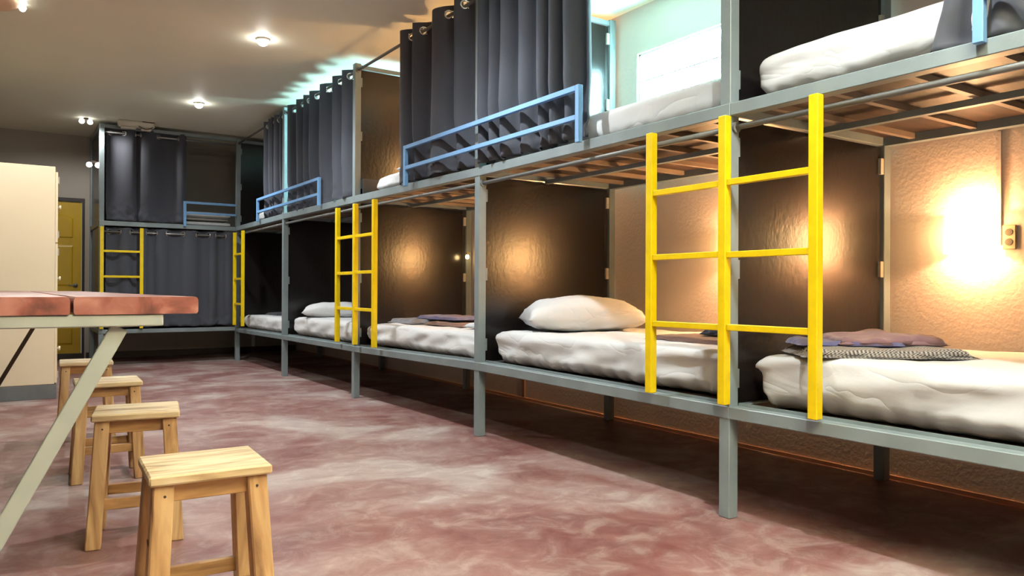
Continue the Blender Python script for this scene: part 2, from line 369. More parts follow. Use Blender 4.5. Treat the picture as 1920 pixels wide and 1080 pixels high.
for i in range(5):
    n = i+1
    (xa, ya), (xb, yb) = P[i], P[n]
    t = thing('bunk_frame', 'grey steel two-level bunk frame along right wall, '+WORD[i], 'bunk bed', (xa, ya, 0), 0, GB)
    def L_(x, y, z): return (x-xa, y-ya, z)
    ox, oy = xa, ya
    def LB(x0, x1, y0, y1, z0, z1): return bx(x0-ox, x1-ox, y0-oy, y1-oy, z0, z1)
    ends = [n] if i else [0, 1]
    for e in ends:
        ex, ey = P[e]; top = 2.945
        obj('post', LB(ex, ex+PT, ey, ey+PT, 0, top), M['steel'], t, bevel=.003)
        obj('post', LB(XB, XB+PT, ey, ey+PT, 0, top), M['steel'], t, bevel=.003)
        # end cross tubes
        for (z, h) in ((ZL[e][0], .05), (ZU[e][0], .05), (2.935, .034)):
            obj('cross_tube', LB(ex+PT, XB, ey+.006, ey+.05, z-h, z), M['steel'], t, bevel=.002)
        # dividing panels, behind the posts as seen from the aisle's near end
        for (z0, z1) in ((ZL[e][0]+.006, ZU[e][1]-.004), (ZU[e][0]+.006, 2.895)):
            bm = LB(ex+PT+.001, XB-.032, ey+.018, ey+.034, z0, z1)
            obj('panel', bm, M['panel'], t, bevel=.001)
            obj('panel_edge', LB(XB-.030, XB-.004, ey+.020, ey+.032, z0, z1), M['decktop'], t)
            for q in (.06, .47, .93):
                zz = z0+(z1-z0-.08)*q
                obj('bracket', LB(ex+PT+.0015, ex+PT+.014, ey+.006, ey+.0175, zz, zz+.08), M['steel'], t)
                obj('bracket', LB(XB-.026, XB-.001, ey+.004, ey+.0195, zz+.02, zz+.10), M['bracket'], t)
    # kick board at the panel foot in the third bay's upper level
    # rails, front and back, each level
    for lv, Z in (('lower', ZL), ('upper', ZU)):
        zt0, zb0 = Z[i]; zt1, zb1 = Z[n]
        y0 = ya + (0 if i == 0 else .0); y1 = yb-.0015 if n < 5 else yb+PT
        bm = bmesh.new(); railbar(bm, (xa-.004-ox, y0-oy), (xb-.004-ox, y1-oy), .058, zt0, zb0, zt1, zb1)
        obj('front_rail', bm, M['steel'], t, bevel=.003)
        bm = bmesh.new(); railbar(bm, (XB-ox, y0-oy+PT), (XB-ox, yb-oy-.002), .05, zt0, zb0, zt1, zb1)
        obj('back_rail', bm, M['steel'], t)
        bm = bmesh.new(); railbar(bm, (xa+.056-ox, ya+.06-oy), (xb+.056-ox, yb-.004-oy), .006, zt0+.012, zt0-.03, zt1+.012, zt1-.03)
        obj('rail_lip', bm, M['steel'], t)
        # deck board
        zt = (zt0+zt1)/2
        bm = bmesh.new(); railbar(bm, (min(xa, xb)+.0545-ox, ya+.0565-oy), (min(xa, xb)+.0545-ox, yb-.0005-oy), XB+.05-min(xa, xb)-.0545, zt0-.001, zt0-.013, zt1-.001, zt1-.013)
        obj('deck_board', bm, [M['ply']], t)
        zm = zt-.014
        if lv == 'upper' or i < 3:
            nb = 7
            for k in range(nb):
                yy = ya+.20+(yb-ya-.34)*k/(nb-1)
                zz = zt0+(zt1-zt0)*(yy-ya)/(yb-ya)-.014
                obj('batten', LB(max(xa, xb)+.060, XB-.002, yy-.014, yy+.014, zz-.026, zz), M['batten'], t)
            bm = bmesh.new(); railbar(bm, (3.10-ox, ya+.062-oy), (3.10-ox, yb-.004-oy), .034, zt0-.041, zt0-.068, zt1-.041, zt1-.068)
            obj('centre_beam', bm, M['steel'], t)
    # curtain rods of both levels
    for (za, zb_) in ((ZU[i][1]-.045, ZU[n][1]-.045), (2.885, 2.885)):
        bm = bmesh.new(); tube(bm, [(xa+.03-ox, ya+PT-oy, za), (xb+.03-ox, yb-oy, zb_)], .0125, 10)
        obj('curtain_rod', bm, M['rod_dark'], t, smooth=True)
        for sp in ((xb+.03-ox, yb-.006-oy, zb_), (xa+.03-ox, ya+PT+.006-oy, za)):
            bm = bmesh.new(); disc(bm, sp, (0, 1, 0), .024, .011); obj('rod_socket', bm, M['rod_dark'], t)
    if i == 2:
        obj('kick_board', LB(P[3][0]+PT+.01, 3.05, 6.285, 6.300, 1.80, 1.93), M['panel_lip'], t)

# end-wall bunk
LXa, LXb, LY = .955, 2.556, 10.43
t = thing('bunk_frame', 'grey steel two-level bunk frame against the end wall, with curtains on both levels', 'bunk bed', (LXa, LY, 0), 0, GB)
YB = 11.58
def LB(x0, x1, y0, y1, z0, z1): return bx(x0-LXa, x1-LXa, y0-LY, y1-LY, z0, z1)
obj('post', LB(LXa, LXa+PT, LY, LY+PT, 0, 2.955), M['steel'], t, bevel=.003)
obj('post', LB(LXa, LXa+PT, YB, YB+PT, 0, 2.955), M['steel'], t, bevel=.003)
for z, h in ((.45, .05), (1.775, .055), (2.95, .04)):
    obj('front_rail', LB(LXa+(PT if z > 2 else 0), LXb, LY-.004, LY+.05, z-h, z), M['steel'], t, bevel=.003)
    obj('side_rail', LB(LXa+.002, LXa+.05, LY+PT, YB, z-h, z), M['steel'], t, bevel=.003)
for z0, z1 in ((.46, 1.715), (1.78, 2.90)):
    obj('panel', LB(LXa+.020, LXa+.034, LY+PT+.002, YB-.002, z0, z1), M['panel'], t)
for z in (.45, 1.775):
    obj('deck_board', LB(LXa+.055, LXb, LY+.055, YB, z-.02, z-.004), M['ply'], t)
for k in range(4):
    obj('batten', LB(LXa+.3+k*.36, LXa+.33+k*.36, LY+.055, YB, 1.72, 1.753), M['batten'], t)
for z in (1.648, 2.862):
    bm = bmesh.new(); tube(bm, [(PT, .03, z), (LXb-LXa, .03, z)], .0125, 10); obj('curtain_rod', bm, M['rod'], t, smooth=True)

# ------------------------------------------------------------------ ladders
def ladder(stiles, rungs, label, x=2.486, along='y', base=0.482, top=1.688):
    o = thing('ladder', label, 'ladder', ((x, stiles[0], base) if along == 'y' else (stiles[0], x, base)), 0, 'yellow bunk ladders')
    s0 = stiles[0]
    def b_(u0_, u1_, d0, d1, z0, z1):
        return bx(d0, d1, u0_-s0, u1_-s0, z0, z1) if along == 'y' else bx(u0_-s0, u1_-s0, d0, d1, z0, z1)
    wd = .040
    for s in stiles: obj('stile', b_(s-wd/2, s+wd/2, 0, .038, 0, top-base), M['yellow'], o, bevel=.003)
    for k in range(len(stiles)-1):
        for z in rungs:
            z += random.uniform(-.004, .004)
            obj('rung', b_(stiles[k]+wd/2, stiles[k+1]-wd/2, .006, .032, z-base-.013, z-base+.013), M['yellow'], o, bevel=.002)
    return o
ladder([1.722, 2.152, 2.584], [1.410, 1.110, .805], 'yellow steel ladder with three uprights, nearest to the camera')
ladder([5.762, 6.168, 6.585], [1.413, 1.100, .790], 'yellow steel ladder with three uprights, middle of the right-hand row')
ladder([9.860, 10.270], [1.400, 1.080, .763], 'narrow yellow steel ladder at the room corner, end of the right-hand row')
ladder([.982, 1.420], [1.409, 1.096, .78], 'yellow steel ladder on the end-wall bunk, beside the yellow door', x=LY-.046, along='x', base=.46, top=1.70)

# ------------------------------------------------------------------ guard rails
def guard(a, b, label, x=2.498, along='y', z=(1.735, 2.038, 1.883), close=True):
    zb, z1, z2 = z
    o = thing('guard_rail', label, 'guard rail', ((x, a, zb) if along == 'y' else (a, x, zb)), 0, 'blue upper-bunk guard rails')
    def b_(u0_, u1_, d0, d1, z0, z1_):
        return bx(d0, d1, u0_-a, u1_-a, z0-zb, z1_-zb) if along == 'y' else bx(u0_-a, u1_-a, d0, d1, z0-zb, z1_-zb)
    obj('upright', b_(a, a+.032, 0, .028, zb, z1), M['blue'], o, bevel=.002)
    if close: obj('upright', b_(b-.032, b, 0, .028, zb, z1), M['blue'], o, bevel=.002)
    e = b-.032 if close else b
    obj('rail', b_(a+.032, e, .001, .027, z1-.029, z1), M['blue'], o, bevel=.002)
    obj('rail', b_(a+.032, e, .001, .027, z2-.027, z2), M['blue'], o, bevel=.002)
    cap = b_(a+.002, a+.030, .002, .026, z1, z1+.004); obj('end_cap', cap, M['screw'], o)
    return o
guard(3.118, 5.225, 'blue steel guard rail in front of the large dark curtains, across two bunks')
guard(7.085, 9.235, 'blue steel guard rail farther along the right-hand row, below the closed curtain', z=(1.755, 2.030, 1.882))
guard(1.905, 2.555, 'short blue guard rail on the end-wall upper bunk', x=LY-.034, along='x', z=(1.750, 2.072, 1.940), close=False)
guard(-.85, 1.172, 'blue steel guard rail cut off by the right edge, on the nearest upper bunk', z=(1.728, 2.035, 1.885))

# ------------------------------------------------------------------ mattresses
def rbox(lx, ly, lz, r, n, disp):
    """rounded, displaced cuboid shell centred in x and y, base z=0; n=(nx,ny,nz) cells"""
    bm = bmesh.new(); h = V(lx/2, ly/2, lz/2); vd = {}
    nx, ny, nz = n
    def vert(i, j, k):
        key = (i, j, k)
        if key in vd: return vd[key]
        def mp(t, hh, m):
            x = 2*t/m-1
            return x*hh
        p = V(mp(i, h.x, nx), mp(j, h.y, ny), mp(k, h.z, nz))
        q = V(max(-h.x+r, min(h.x-r, p.x)), max(-h.y+r, min(h.y-r, p.y)), max(-h.z+r, min(h.z-r, p.z)))
        d = p-q
        if d.length > 1e-6: nr = d.normalized(); p = q+nr*min(r, d.length) if d.length > r else q+d
        else: nr = V(0, 0, 1)
        p.z += h.z
        p = disp(p, nr)
        vd[key] = bm.verts.new(p); return vd[key]
    def quad(a, b, c, d):
        try: bm.faces.new([vert(*a), vert(*b), vert(*c), vert(*d)])
        except ValueError: pass
    for i in range(nx):
        for j in range(ny):
            quad((i, j, 0), (i, j+1, 0), (i+1, j+1, 0), (i+1, j, 0)); quad((i, j, nz), (i+1, j, nz), (i+1, j+1, nz), (i, j+1, nz))
        for k in range(nz):
            quad((i, 0, k), (i+1, 0, k), (i+1, 0, k+1), (i, 0, k+1)); quad((i, ny, k), (i, ny, k+1), (i+1, ny, k+1), (i+1, ny, k))
    for j in range(ny):
        for k in range(nz):
            quad((0, j, k), (0, j, k+1), (0, j+1, k+1), (0, j+1, k)); quad((nx, j, k), (nx, j+1, k), (nx, j+1, k+1), (nx, j, k+1))
    return bm
def mattress(x0, x1, y0, y1, z0, hgt, label, seed, wr=1.0, group='white mattresses', r=.05, end_lift=0):
    lx, ly = x1-x0, y1-y0
    def disp(p, nr):
        s = seed*7.3
        side = 1-max(0, min(1, (p.z-hgt*.80)/(hgt*.2)))
        edge = max(0, 1-min(abs(abs(p.y)-ly/2), .45)/.45)
        # diagonal pulled folds near the ends, broad waves in the middle
        sg = 1 if p.y > 0 else -1
        f1 = math.sin((p.y*sg*10+p.z*22)+3*n3(p.y*2+s, p.z*3, s))
        f1 = abs(f1)**.6*(-1 if f1 < 0 else 1)
        f2 = n3(p.y*3.0+s, p.z*12+p.y*2, s+p.x*2); f3 = n3(p.y*9+s, p.z*16, p.x*9+s)
        amt = (.007*f1*edge+.018*f2+.005*f3)*side*wr
        # tuck at the bottom, scalloped
        tk = max(0, 1-p.z/(hgt*.30))
        amt -= tk*(.035+.012*math.sin(p.y*55+5*n3(p.y*6, s, p.x*3)))*wr
        q = p.copy()
        dirx = 1 if p.x > 0 else -1
        if abs(p.x) > lx/2-r*1.5: q.x += dirx*amt
        if abs(p.y) > ly/2-r*1.5: q.y += sg*(amt-.02*tk)
        if p.z > hgt-r*1.2:
            q.z += .010*n3(p.x*4+s, p.y*3, s)*wr+.004*n3(p.x*12, p.y*9, s)*wr
            q.z -= .012*max(0, 1-min(abs(abs(p.y)-ly/2), .18)/.18)
        return q
    bm = rbox(lx, ly, hgt, r, (22, 90, 14), disp)
    o = obj('mattress', bm, M['sheet'], None, smooth=True)
    o.location = ((x0+x1)/2, (y0+y1)/2, z0)
    return tag(o, label, 'mattress', group)
MG = 'white-sheeted mattresses'
mattress(2.615, 3.66, .16, 2.085, .474, .222, 'white-sheeted lower mattress nearest the camera, carrying the checked blanket', 1, 1.2, MG)
mattress(2.635, 3.66, 2.27, 4.165, .484, .214, 'white-sheeted lower mattress with the big pillow lit orange on it', 2, 1.3, MG)
mattress(2.635, 3.66, 4.34, 6.215, .475, .190, 'white-sheeted lower mattress under the folded purple blanket, behind the middle ladder', 3, 1.2, MG)
mattress(2.615, 3.66, 6.42, 8.19, .456, .200, 'white-sheeted lower mattress with a pillow, seen left of the middle ladder', 4, 1.2, MG)
mattress(2.62, 3.66, 8.42, 10.24, .438, .185, 'white-sheeted lower mattress farthest away in the corner, beside the narrow ladder', 5, .9, MG)
mattress(2.605, 3.62, .18, 2.09, 1.752, .195, 'white-sheeted upper mattress nearest the camera, against a black panel', 6, .5, MG, r=.06)
mattress(2.625, 3.66, 2.235, 4.19, 1.757, .152, 'white-sheeted upper mattress under the bright window', 7, .35, MG, r=.03)
mattress(2.635, 3.66, 4.50, 6.02, 1.776, .140, 'white-sheeted upper mattress peeking out left of the large dark curtain', 8, .8, MG)
mattress(2.62, 3.66, 8.42, 9.72, 1.782, .120, 'small piece of white-sheeted upper mattress behind the far blue guard rail', 9, .8, MG)
mattress(1.15, 2.52, 10.53, 11.52, 1.772, .070, 'lower of two thin white mattresses stacked on the end-wall upper bunk', 10, .4, MG, r=.025)
o = obj('folded_blanket', rbox(1.3, .95, .035, .012, (16, 12, 3), lambda p, n_: p+V(0, 0, .003*n3(p.x*5, p.y*5, 1))), M['sheet_grey'], None, smooth=True)
o.location = (1.84, 11.03, 1.845); tag(o, 'grey blanket pressed between the two thin mattresses on the end-wall bunk', 'blanket')
mattress(1.15, 2.52, 10.53, 11.52, 1.884, .085, 'upper of two thin white mattresses stacked on the end-wall upper bunk', 11, .4, MG, r=.03)

# ------------------------------------------------------------------ pillows
def pillow(loc, rz, lx, ly, hgt, label, seed, tilt=(0, 0)):
    bm = bmesh.new(); n = 28; g = {}
    for s in (1, -1):
        for i in range(n+1):
            for j in range(n+1):
                if s < 0 and (i in (0, n) or j in (0, n)): g[s, i, j] = g[1, i, j]; continue
                u, v = 2*i/n-1, 2*j/n-1
                pinch = 1-.07*(1-abs(u)**2)*abs(v)**6; pinch2 = 1-.07*(1-abs(v)**2)*abs(u)**6
                x = u*lx/2*pinch2; y = v*ly/2*pinch
                th = (max(0, 1-u*u))**.42*(max(0, 1-v*v))**.42
                z = s*hgt/2*th*(1+.20*n3(u*1.5+seed, v*1.5, seed))
                e = max(abs(u), abs(v))
                z += s*.012*n3(u*5+seed, v*5, s)*(th > 0)*(.3+e)
                if s < 0: z *= .55
                g[s, i, j] = bm.verts.new((x, y, z+hgt*.28))
        for i in range(n):
            for j in range(n): bm.faces.new([g[s, i, j], g[s, i+1, j], g[s, i+1, j+1], g[s, i, j+1]][::s])
    o = obj('pillow', bm, M['sheet'], None, smooth=True); o.location = loc; o.rotation_euler = (tilt[0], tilt[1], rz)
    return tag(o, label, 'pillow', 'white pillows')
pillow((3.09, 3.82, .685), math.radians(-26), .76, .46, .31, 'large white pillow lit orange on its right side, on the second lower bunk', 1)
pillow((3.12, 4.62, .655), math.radians(5), .66, .42, .13, 'white pillow whose corner peeks out behind a grey post, beyond the purple blanket', 2)
pillow((2.98, 7.86, .645), math.radians(-20), .72, .44, .22, 'white pillow behind the middle yellow ladder, on the fourth lower bunk', 3)
pillow((3.00, 5.72, 1.905), math.radians(18), .5, .36, .11, 'white pillow on the upper mattress in the warm glow, left of the dark curtain', 4, (0, .1))

# ------------------------------------------------------------------ folded blankets
def fold_cloth(name, label, loc, rz, lx, ly, layers, m, seed, lump=.012, cat='blanket', taper=0, group=None):
    """loosely folded cloth: a spiral of soft layers joined at one side"""
    bm = bmesh.new(); nu, nv = 34, 22
    th = .011
    for k in range(layers):
        g = {}; ox_ = .012*n3(k, seed, 1); oy_ = .014*n3(seed, k, 2)
        for s in (0, 1):
            for i in range(nu+1):
                for j in range(nv+1):
                    u, v = 2*i/nu-1, 2*j/nv-1
                    e = max(abs(u)**8, abs(v)**8)
                    edge = .015*n3(u*3+seed, v*3, k)
                    x = u*(lx/2*(1-.05*k)+edge)+ox_; y = v*(ly/2*(1-.04*k)*(1-taper*u)+edge)+oy_
                    rim = min(1, max(0, (1-max(abs(u), abs(v)))*8))**.5
                    wv = lump*(n3(x*6+seed, y*6, .5)+.5*n3(x*15+seed, y*12, .2)+.9)*(k+1)/layers*rim
                    z = k*th*(.4+.6*rim)+(th*(.5+.45*rim*(1 if s else -1)))+wv*(.6 if s == 0 and k == 0 else 1)*(0 if (s == 0 and k == 0) else 1)
                    g[s, i, j] = bm.verts.new((x, y, z))
            for i in range(nu):
                for j in range(nv): bm.faces.new([g[s, i, j], g[s, i+1, j], g[s, i+1, j+1], g[s, i, j+1]][::(1 if s else -1)])
        rim_ = [(i, 0) for i in range(nu)]+[(nu, j) for j in range(nv)]+[(i, nv) for i in range(nu, 0, -1)]+[(0, j) for j in range(nv, 0, -1)]
        for a, b in zip(rim_, rim_[1:]+rim_[:1]): bm.faces.new([g[0, a[0], a[1]], g[0, b[0], b[1]], g[1, b[0], b[1]], g[1, a[0], a[1]]])
    o = obj(name, bm, m, None, smooth=True); o.location = loc; o.rotation_euler = (0, 0, rz)
    return tag(o, label, cat, group)
fold_cloth('folded_blanket', 'grey checked folded blanket lying at the head of the nearest lower bunk', (2.93, 1.74, .697), math.radians(-38), .66, .36, 3, M['check'], 1, .008)
fold_cloth('folded_blanket', 'mauve brown crumpled blanket on top of the grey checked one', (3.06, 1.80, .737), math.radians(-38), .44, .30, 2, M['purple'], 2, .022)
fold_cloth('folded_cloth', 'slate blue cloth tucked between the mauve blanket and the checked blanket', (2.90, 1.86, .733), math.radians(-38), .42, .20, 1, M['navy'], 3, .012, 'cloth')
fold_cloth('folded_blanket', 'flat brown folded blanket on the second lower bunk, behind the yellow ladder', (2.97, 2.66, .698), math.radians(-5), .34, .60, 2, M['brown'], 4, .006)
fold_cloth('folded_cloth', 'dark navy cloth on top of the brown folded blanket', (3.12, 2.56, .728), math.radians(-5), .26, .36, 2, M['black'], 5, .02, 'cloth')
fold_cloth('folded_blanket', 'grey folded blanket at the left end of the third lower bunk', (2.99, 5.88, .668), math.radians(4), .44, .40, 3, M['grey_cloth'], 6, .008)
fold_cloth('folded_blanket', 'brown checked folded blanket beside the grey one on the third lower bunk', (3.11, 5.34, .667), math.radians(2), .46, .60, 2, M['brown'], 7, .008)
fold_cloth('folded_cloth', 'purple cloth lying across the folded blankets on the third lower bunk', (3.13, 5.58, .706), math.radians(3), .34, .66, 2, M['navy'], 8, .01, 'cloth')
fold_cloth('folded_blanket', 'dark grey folded blanket on the farthest lower mattress in the corner', (3.05, 9.70, .622), 0, .5, .50, 2, M['black'], 9, .01)
fold_cloth('folded_blanket', 'slate folded blanket beside the dark grey one in the far corner', (3.10, 9.05, .622), 0, .5, .55, 2, M['grey_cloth'], 10, .015)

# ------------------------------------------------------------------ curtains
def curtain(a, b, zt, zb, period, amp, label, seed, along='y', c0=2.588, rodz=None, eyelets=True, flare=0, bunch=.0, gather=None, droop=.012, foot=.008, group='charcoal eyelet curtains', slits=False, crumple=.03):
    """eyelet curtain from a to b; fold profile is a rounded zigzag round the rod"""
    rodz = rodz or zt-.058
    L0 = b-a; nf = max(2, round(L0/period)); nu = nf*20; nv = 56
    root = thing('curtain', label, 'curtain', ((c0, a, zb) if along == 'y' else (a, c0, zb)), 0, group)
    phs = [0]
    bm = bmesh.new(); g = []
    def warp(u):   # uneven fold widths
        return u+.30/nf*math.sin(2*PI*u*1.5+seed)*math.sin(PI*u)
    def prof(t, h):
        s_ = math.sin(t); sh = abs(s_)**.75*(1 if s_ > 0 else -1)
        return sh
    for j in range(nv+1):
        z = zt-.0125*j if j <= 10 else (zt-.125)+(zb-zt+.125)*(j-10)/(nv-10)
        h = (zt-z)/(zt-zb); row = []
        for i in range(nu+1):
            u = i/nu; ph = 2*PI*nf*u
            up = a+L0*warp(u)
            lo = n3(u*nf*.55+seed, 0, seed*3)
            am = amp*(1+.35*h*n3(u*nf*.7, seed, 1))*(1-.42*max(0, (h-.72)/.28)**.7)
            d = am*prof(ph+h*1.3*lo*1.2, h)+.02*h*n3(u*3+seed, h*2, 5)
            s = up+.05*h*h*lo*L0/max(L0, .8)+flare*h**3*(u-.5)*2*(.3+.7*abs(2*u-1))
            # crumpled foot
            k = max(0, (h-.80)/.20)
            d += crumple*k*(.6*n3(up*9+seed, z*9, 2)+.7*n3(up*24, z*20, 3))
            s += .5*crumple*k*n3(up*8, z*9, seed+4)
            d -= foot*k
            zz = z-(droop*math.sin(ph*2)*.25 if j == 0 else 0)
            if j == nv: zz += .018*n3(up*7+seed, 0, 9)
            x, y = (d, s-a) if along == 'y' else (s-a, d)
            row.append(bm.verts.new((x, y, zz-zb)))
        g.append(row)
    rk = max(1, round(.058/((zt-zb)/nv)))
    ey = []
    for k in range(2*nf):
        i = k*10 if k else 3
        je = round((zt-rodz)/.0125)
        p = g[je][i].co.copy(); q = g[je][i+1].co-g[je][max(0, i-1)].co
        ey.append((p, V(q.y, -q.x, 0).normalized()))
    for j in range(nv):
        for i in range(nu):
            c = (g[j][i].co+g[j+1][i+1].co)/2
            if j < 10 and any((c-p).length < .0255 for p, q in ey): continue
            bm.faces.new([g[j][i], g[j][i+1], g[j+1][i+1], g[j+1][i]])
    for v in [v for v in bm.verts if not v.link_faces]: bm.verts.remove(v)
    o = obj('cloth', bm, M['curtain'], root, smooth=True)
    sm = o.modifiers.new('thick', 'SOLIDIFY'); sm.thickness = .0022; sm.offset = 0
    for p, nrm in ey:
        bm = bmesh.new(); torus(bm, p, nrm, .0275, .0062)
        obj('eyelet', bm, M['chrome'], root, smooth=True)
    return root
M['hole'] = mat('dark_hole', srgb(26, 26, 28), .5)
curtain(3.165, 4.225, 2.945, 1.774, .150, .060, 'dark charcoal curtain beside the bright window, right one of the large pair', 1, flare=.02)
curtain(4.320, 5.420, 2.948, 1.779, .245, .060, 'dark charcoal curtain with eyelets at top left, left one of the large pair', 2, flare=.03)
curtain(6.385, 8.215, 2.935, 1.774, .262, .058, 'light-catching charcoal curtain drawn right across the fourth upper bunk', 3, flare=.05)
curtain(8.370, 9.110, 2.925, 1.784, .150, .050, 'narrow charcoal curtain at the far end of the row, bunched beside the black panel', 4)
curtain(.17, 1.235, 2.945, 1.749, .14, .055, 'charcoal curtain of which only the foot shows at the top right edge', 5, flare=.10)
curtain(1.03, 1.945, 2.925, 1.790, .300, .045, 'charcoal curtain with loose folds on the end-wall upper bunk', 6, along='x', c0=LY+.03, rodz=2.862, crumple=.045)
curtain(1.03, 2.545, 1.700, .475, .250, .030, 'wide charcoal curtain closing the end-wall lower bunk, behind a yellow ladder', 7, along='x', c0=LY+.03, rodz=1.648, crumple=.03)

# ------------------------------------------------------------------ wall lamps in the bunks
def wall_lamp(y, z, label, on=7, x=WX-.002, shade='shade'):
    t = thing('wall_lamp', label, 'lamp', (x, y, z), 0, 'amber bunk wall lamps')
    obj('back_plate', bx(-.012, 0, -.05, .05, -.06, .06), M['plate'], t, bevel=.003)
    bm = bmesh.new()
    hw_, hh, dp, tk = .088, .092, .105, .005
    # a three-sided glass shade, open above and below, widening slightly downwards
    for (a_, b_) in (((-.014, -hw_), (-dp, -hw_)), ((-dp, -hw_), (-dp, hw_)), ((-dp, hw_), (-.014, hw_))):
        dx, dy = b_[0]-a_[0], b_[1]-a_[1]; l = math.hypot(dx, dy); nx_, ny_ = -dy/l*tk, dx/l*tk
        hexa(bm, [(a_[0], a_[1], -hh), (b_[0], b_[1], -hh), (b_[0]+nx_, b_[1]+ny_, -hh), (a_[0]+nx_, a_[1]+ny_, -hh),
                  (a_[0]*.96, a_[1]*.96, hh), (b_[0]*.96, b_[1]*.96, hh), (b_[0]*.96+nx_, b_[1]*.96+ny_, hh), (a_[0]*.96+nx_, a_[1]*.96+ny_, hh)])
    obj('lamp_shade', bm, M[shade], t)
    bm = bmesh.new(); lathe(bm, [(.004, -.045), (.018, -.038), (.027, -.018), (.027, 0), (.018, .02), (.013, .034)], (-.058, 0, 0), 14)
    obj('bulb', bm, M['warm_bulb'], t, smooth=True)
    bm = bmesh.new(); tube(bm, [(-.058, 0, .034), (-.058, 0, .07)], .014, 12); bar(bm, (-.058, 0, .064), (-.006, 0, .064), .016, .008)
    obj('lamp_holder', bm, M['plate'], t)
    for s, zz in ((1, -.052), (-1, .082)):
        l = bpy.data.lights.new('lamp_light', 'POINT'); l.energy = on*1.7*(.62 if s > 0 else .38); l.color = (1, .62, .34); l.shadow_soft_size = .012
        lo = bpy.data.objects.new('lamp_light', l); C.objects.link(lo); lo.parent = t; lo.location = (-.058, 0, zz)
    return t
wall_lamp(1.755, 1.228, 'glowing amber wall lamp on the cream wall of the nearest lower bunk', 9)
wall_lamp(3.04, 1.235, 'glowing amber wall lamp of the second lower bunk, hidden by the ladder and post', 14, shade='shade_strong')
wall_lamp(5.05, 1.30, 'glowing amber wall lamp of the third lower bunk, behind its black panel', 11, shade='shade_strong')
wall_lamp(5.05, 2.22, 'glowing amber wall lamp of the third upper bunk, behind the dark curtain', 26, shade='shade_strong')
t = thing('small_bulb_lamp', 'small bare glowing bulb by the back post of the third lower bunk', 'lamp', (3.655, 6.235, 1.27))
bm = bmesh.new(); lathe(bm, [(.003, -.022), (.014, -.016), (.018, -.002), (.013, .012), (.009, .018)], (0, 0, 0), 12); obj('bulb', bm, M['warm_bulb'], t, smooth=True)
bm = bmesh.new(); lathe(bm, [(.010, .018), (.010, .045), (.004, .048)], (0, 0, 0), 12); bar(bm, (0, 0, .04), (.036, 0, .04), .01, .008); obj('lamp_holder', bm, M['plate'], t)
bm = bmesh.new(); box(bm, -.016, 0, -.028, .028, -.055, .055)
t = thing('wall_socket', 'small beige socket box on the wall right of the nearest amber lamp', 'socket', (WX-.001, 1.605, 1.205))
obj('socket_plate', bm, M['plate'], t, bevel=.003)
for z in (.022, -.022):
    bm = bmesh.new(); disc(bm, (-.017, 0, z), (1, 0, 0), .016, .004); obj('socket_face', bm, M['dark_and_leg_shade'], t)

# ------------------------------------------------------------------ ceiling fittings
for i, (x, y) in enumerate([(1.743, 6.273), (1.768, 8.837), (1.75, 3.70)][:2]):
    t = thing('ceiling_spotlight', ('bright white ceiling spotlight nearer the camera', 'bright white ceiling spotlight nearer the end wall')[i], 'light', (x, y, CEIL), 0, 'ceiling spotlights')
    bm = bmesh.new(); lathe(bm, [(.055, 0), (.058, -.006), (.050, -.014), (.042, -.016)], (0, 0, 0), 20); obj('trim_ring', bm, M['white_plastic'], t, smooth=True)
    bm = bmesh.new(); lathe(bm, [(.036, -.016), (.040, -.030), (.034, -.044), (.018, -.054), (.004, -.056)], (0, 0, 0), 16); obj('bulb', bm, M['bulb'], t, smooth=True)
def twin(loc, label, rz=0, sc=1, m='bulb_dim', peach=False):
    t = thing('twin_light', label, 'light', loc, rz, 'small twin lamps')
    bm = bmesh.new(); box(bm, -.03*sc, .03*sc, -.02, .02, -.016, 0); obj('base', bm, M['screw' if not peach else 'peach'], t, bevel=.003)
    for s in (-1, 1):
        bm = bmesh.new(); lathe(bm, [(.006, -.012), (.03*sc, -.022), (.038*sc, -.045*sc-.01), (.028*sc, -.075*sc), (.006, -.085*sc)], (s*.052*sc, 0, 0), 14)
        obj('lamp_head', bm, M[m], t, smooth=True)
    return t
twin((.808, 10.40, CEIL), 'pair of small white lamps on the ceiling left of the end-wall bunk', .1, .85)
t = twin((.90, 10.50, 2.495), 'pair of round white lamp heads on the left side of the end-wall bunk', 0, .9)
bm = bmesh.new(); bar(bm, (.0, 0, -.01), (.056, 0, -.01), .014); obj('arm', bm, M['dark_and_leg_shade'], t)
# peach coloured rounded fitting at the top left corner
t = thing('ceiling_fitting', 'rounded peach ceiling fitting with two small bulbs on its rim, top left corner', 'light', (-.13, 6.46, CEIL))
bm = bmesh.new(); lathe(bm, [(.20, 0), (.215, -.012), (.21, -.030), (.16, -.042), (.01, -.046)], (0, 0, 0), 32); obj('cover', bm, M['peach'], t, smooth=True)
for dy in (-.10, .02):
    bm = bmesh.new(); lathe(bm, [(.012, 0), (.022, -.012), (.026, -.03), (.016, -.05), (.003, -.056)], (.232, dy, 0), 12); obj('bulb', bm, M['bulb_dim'], t, smooth=True)
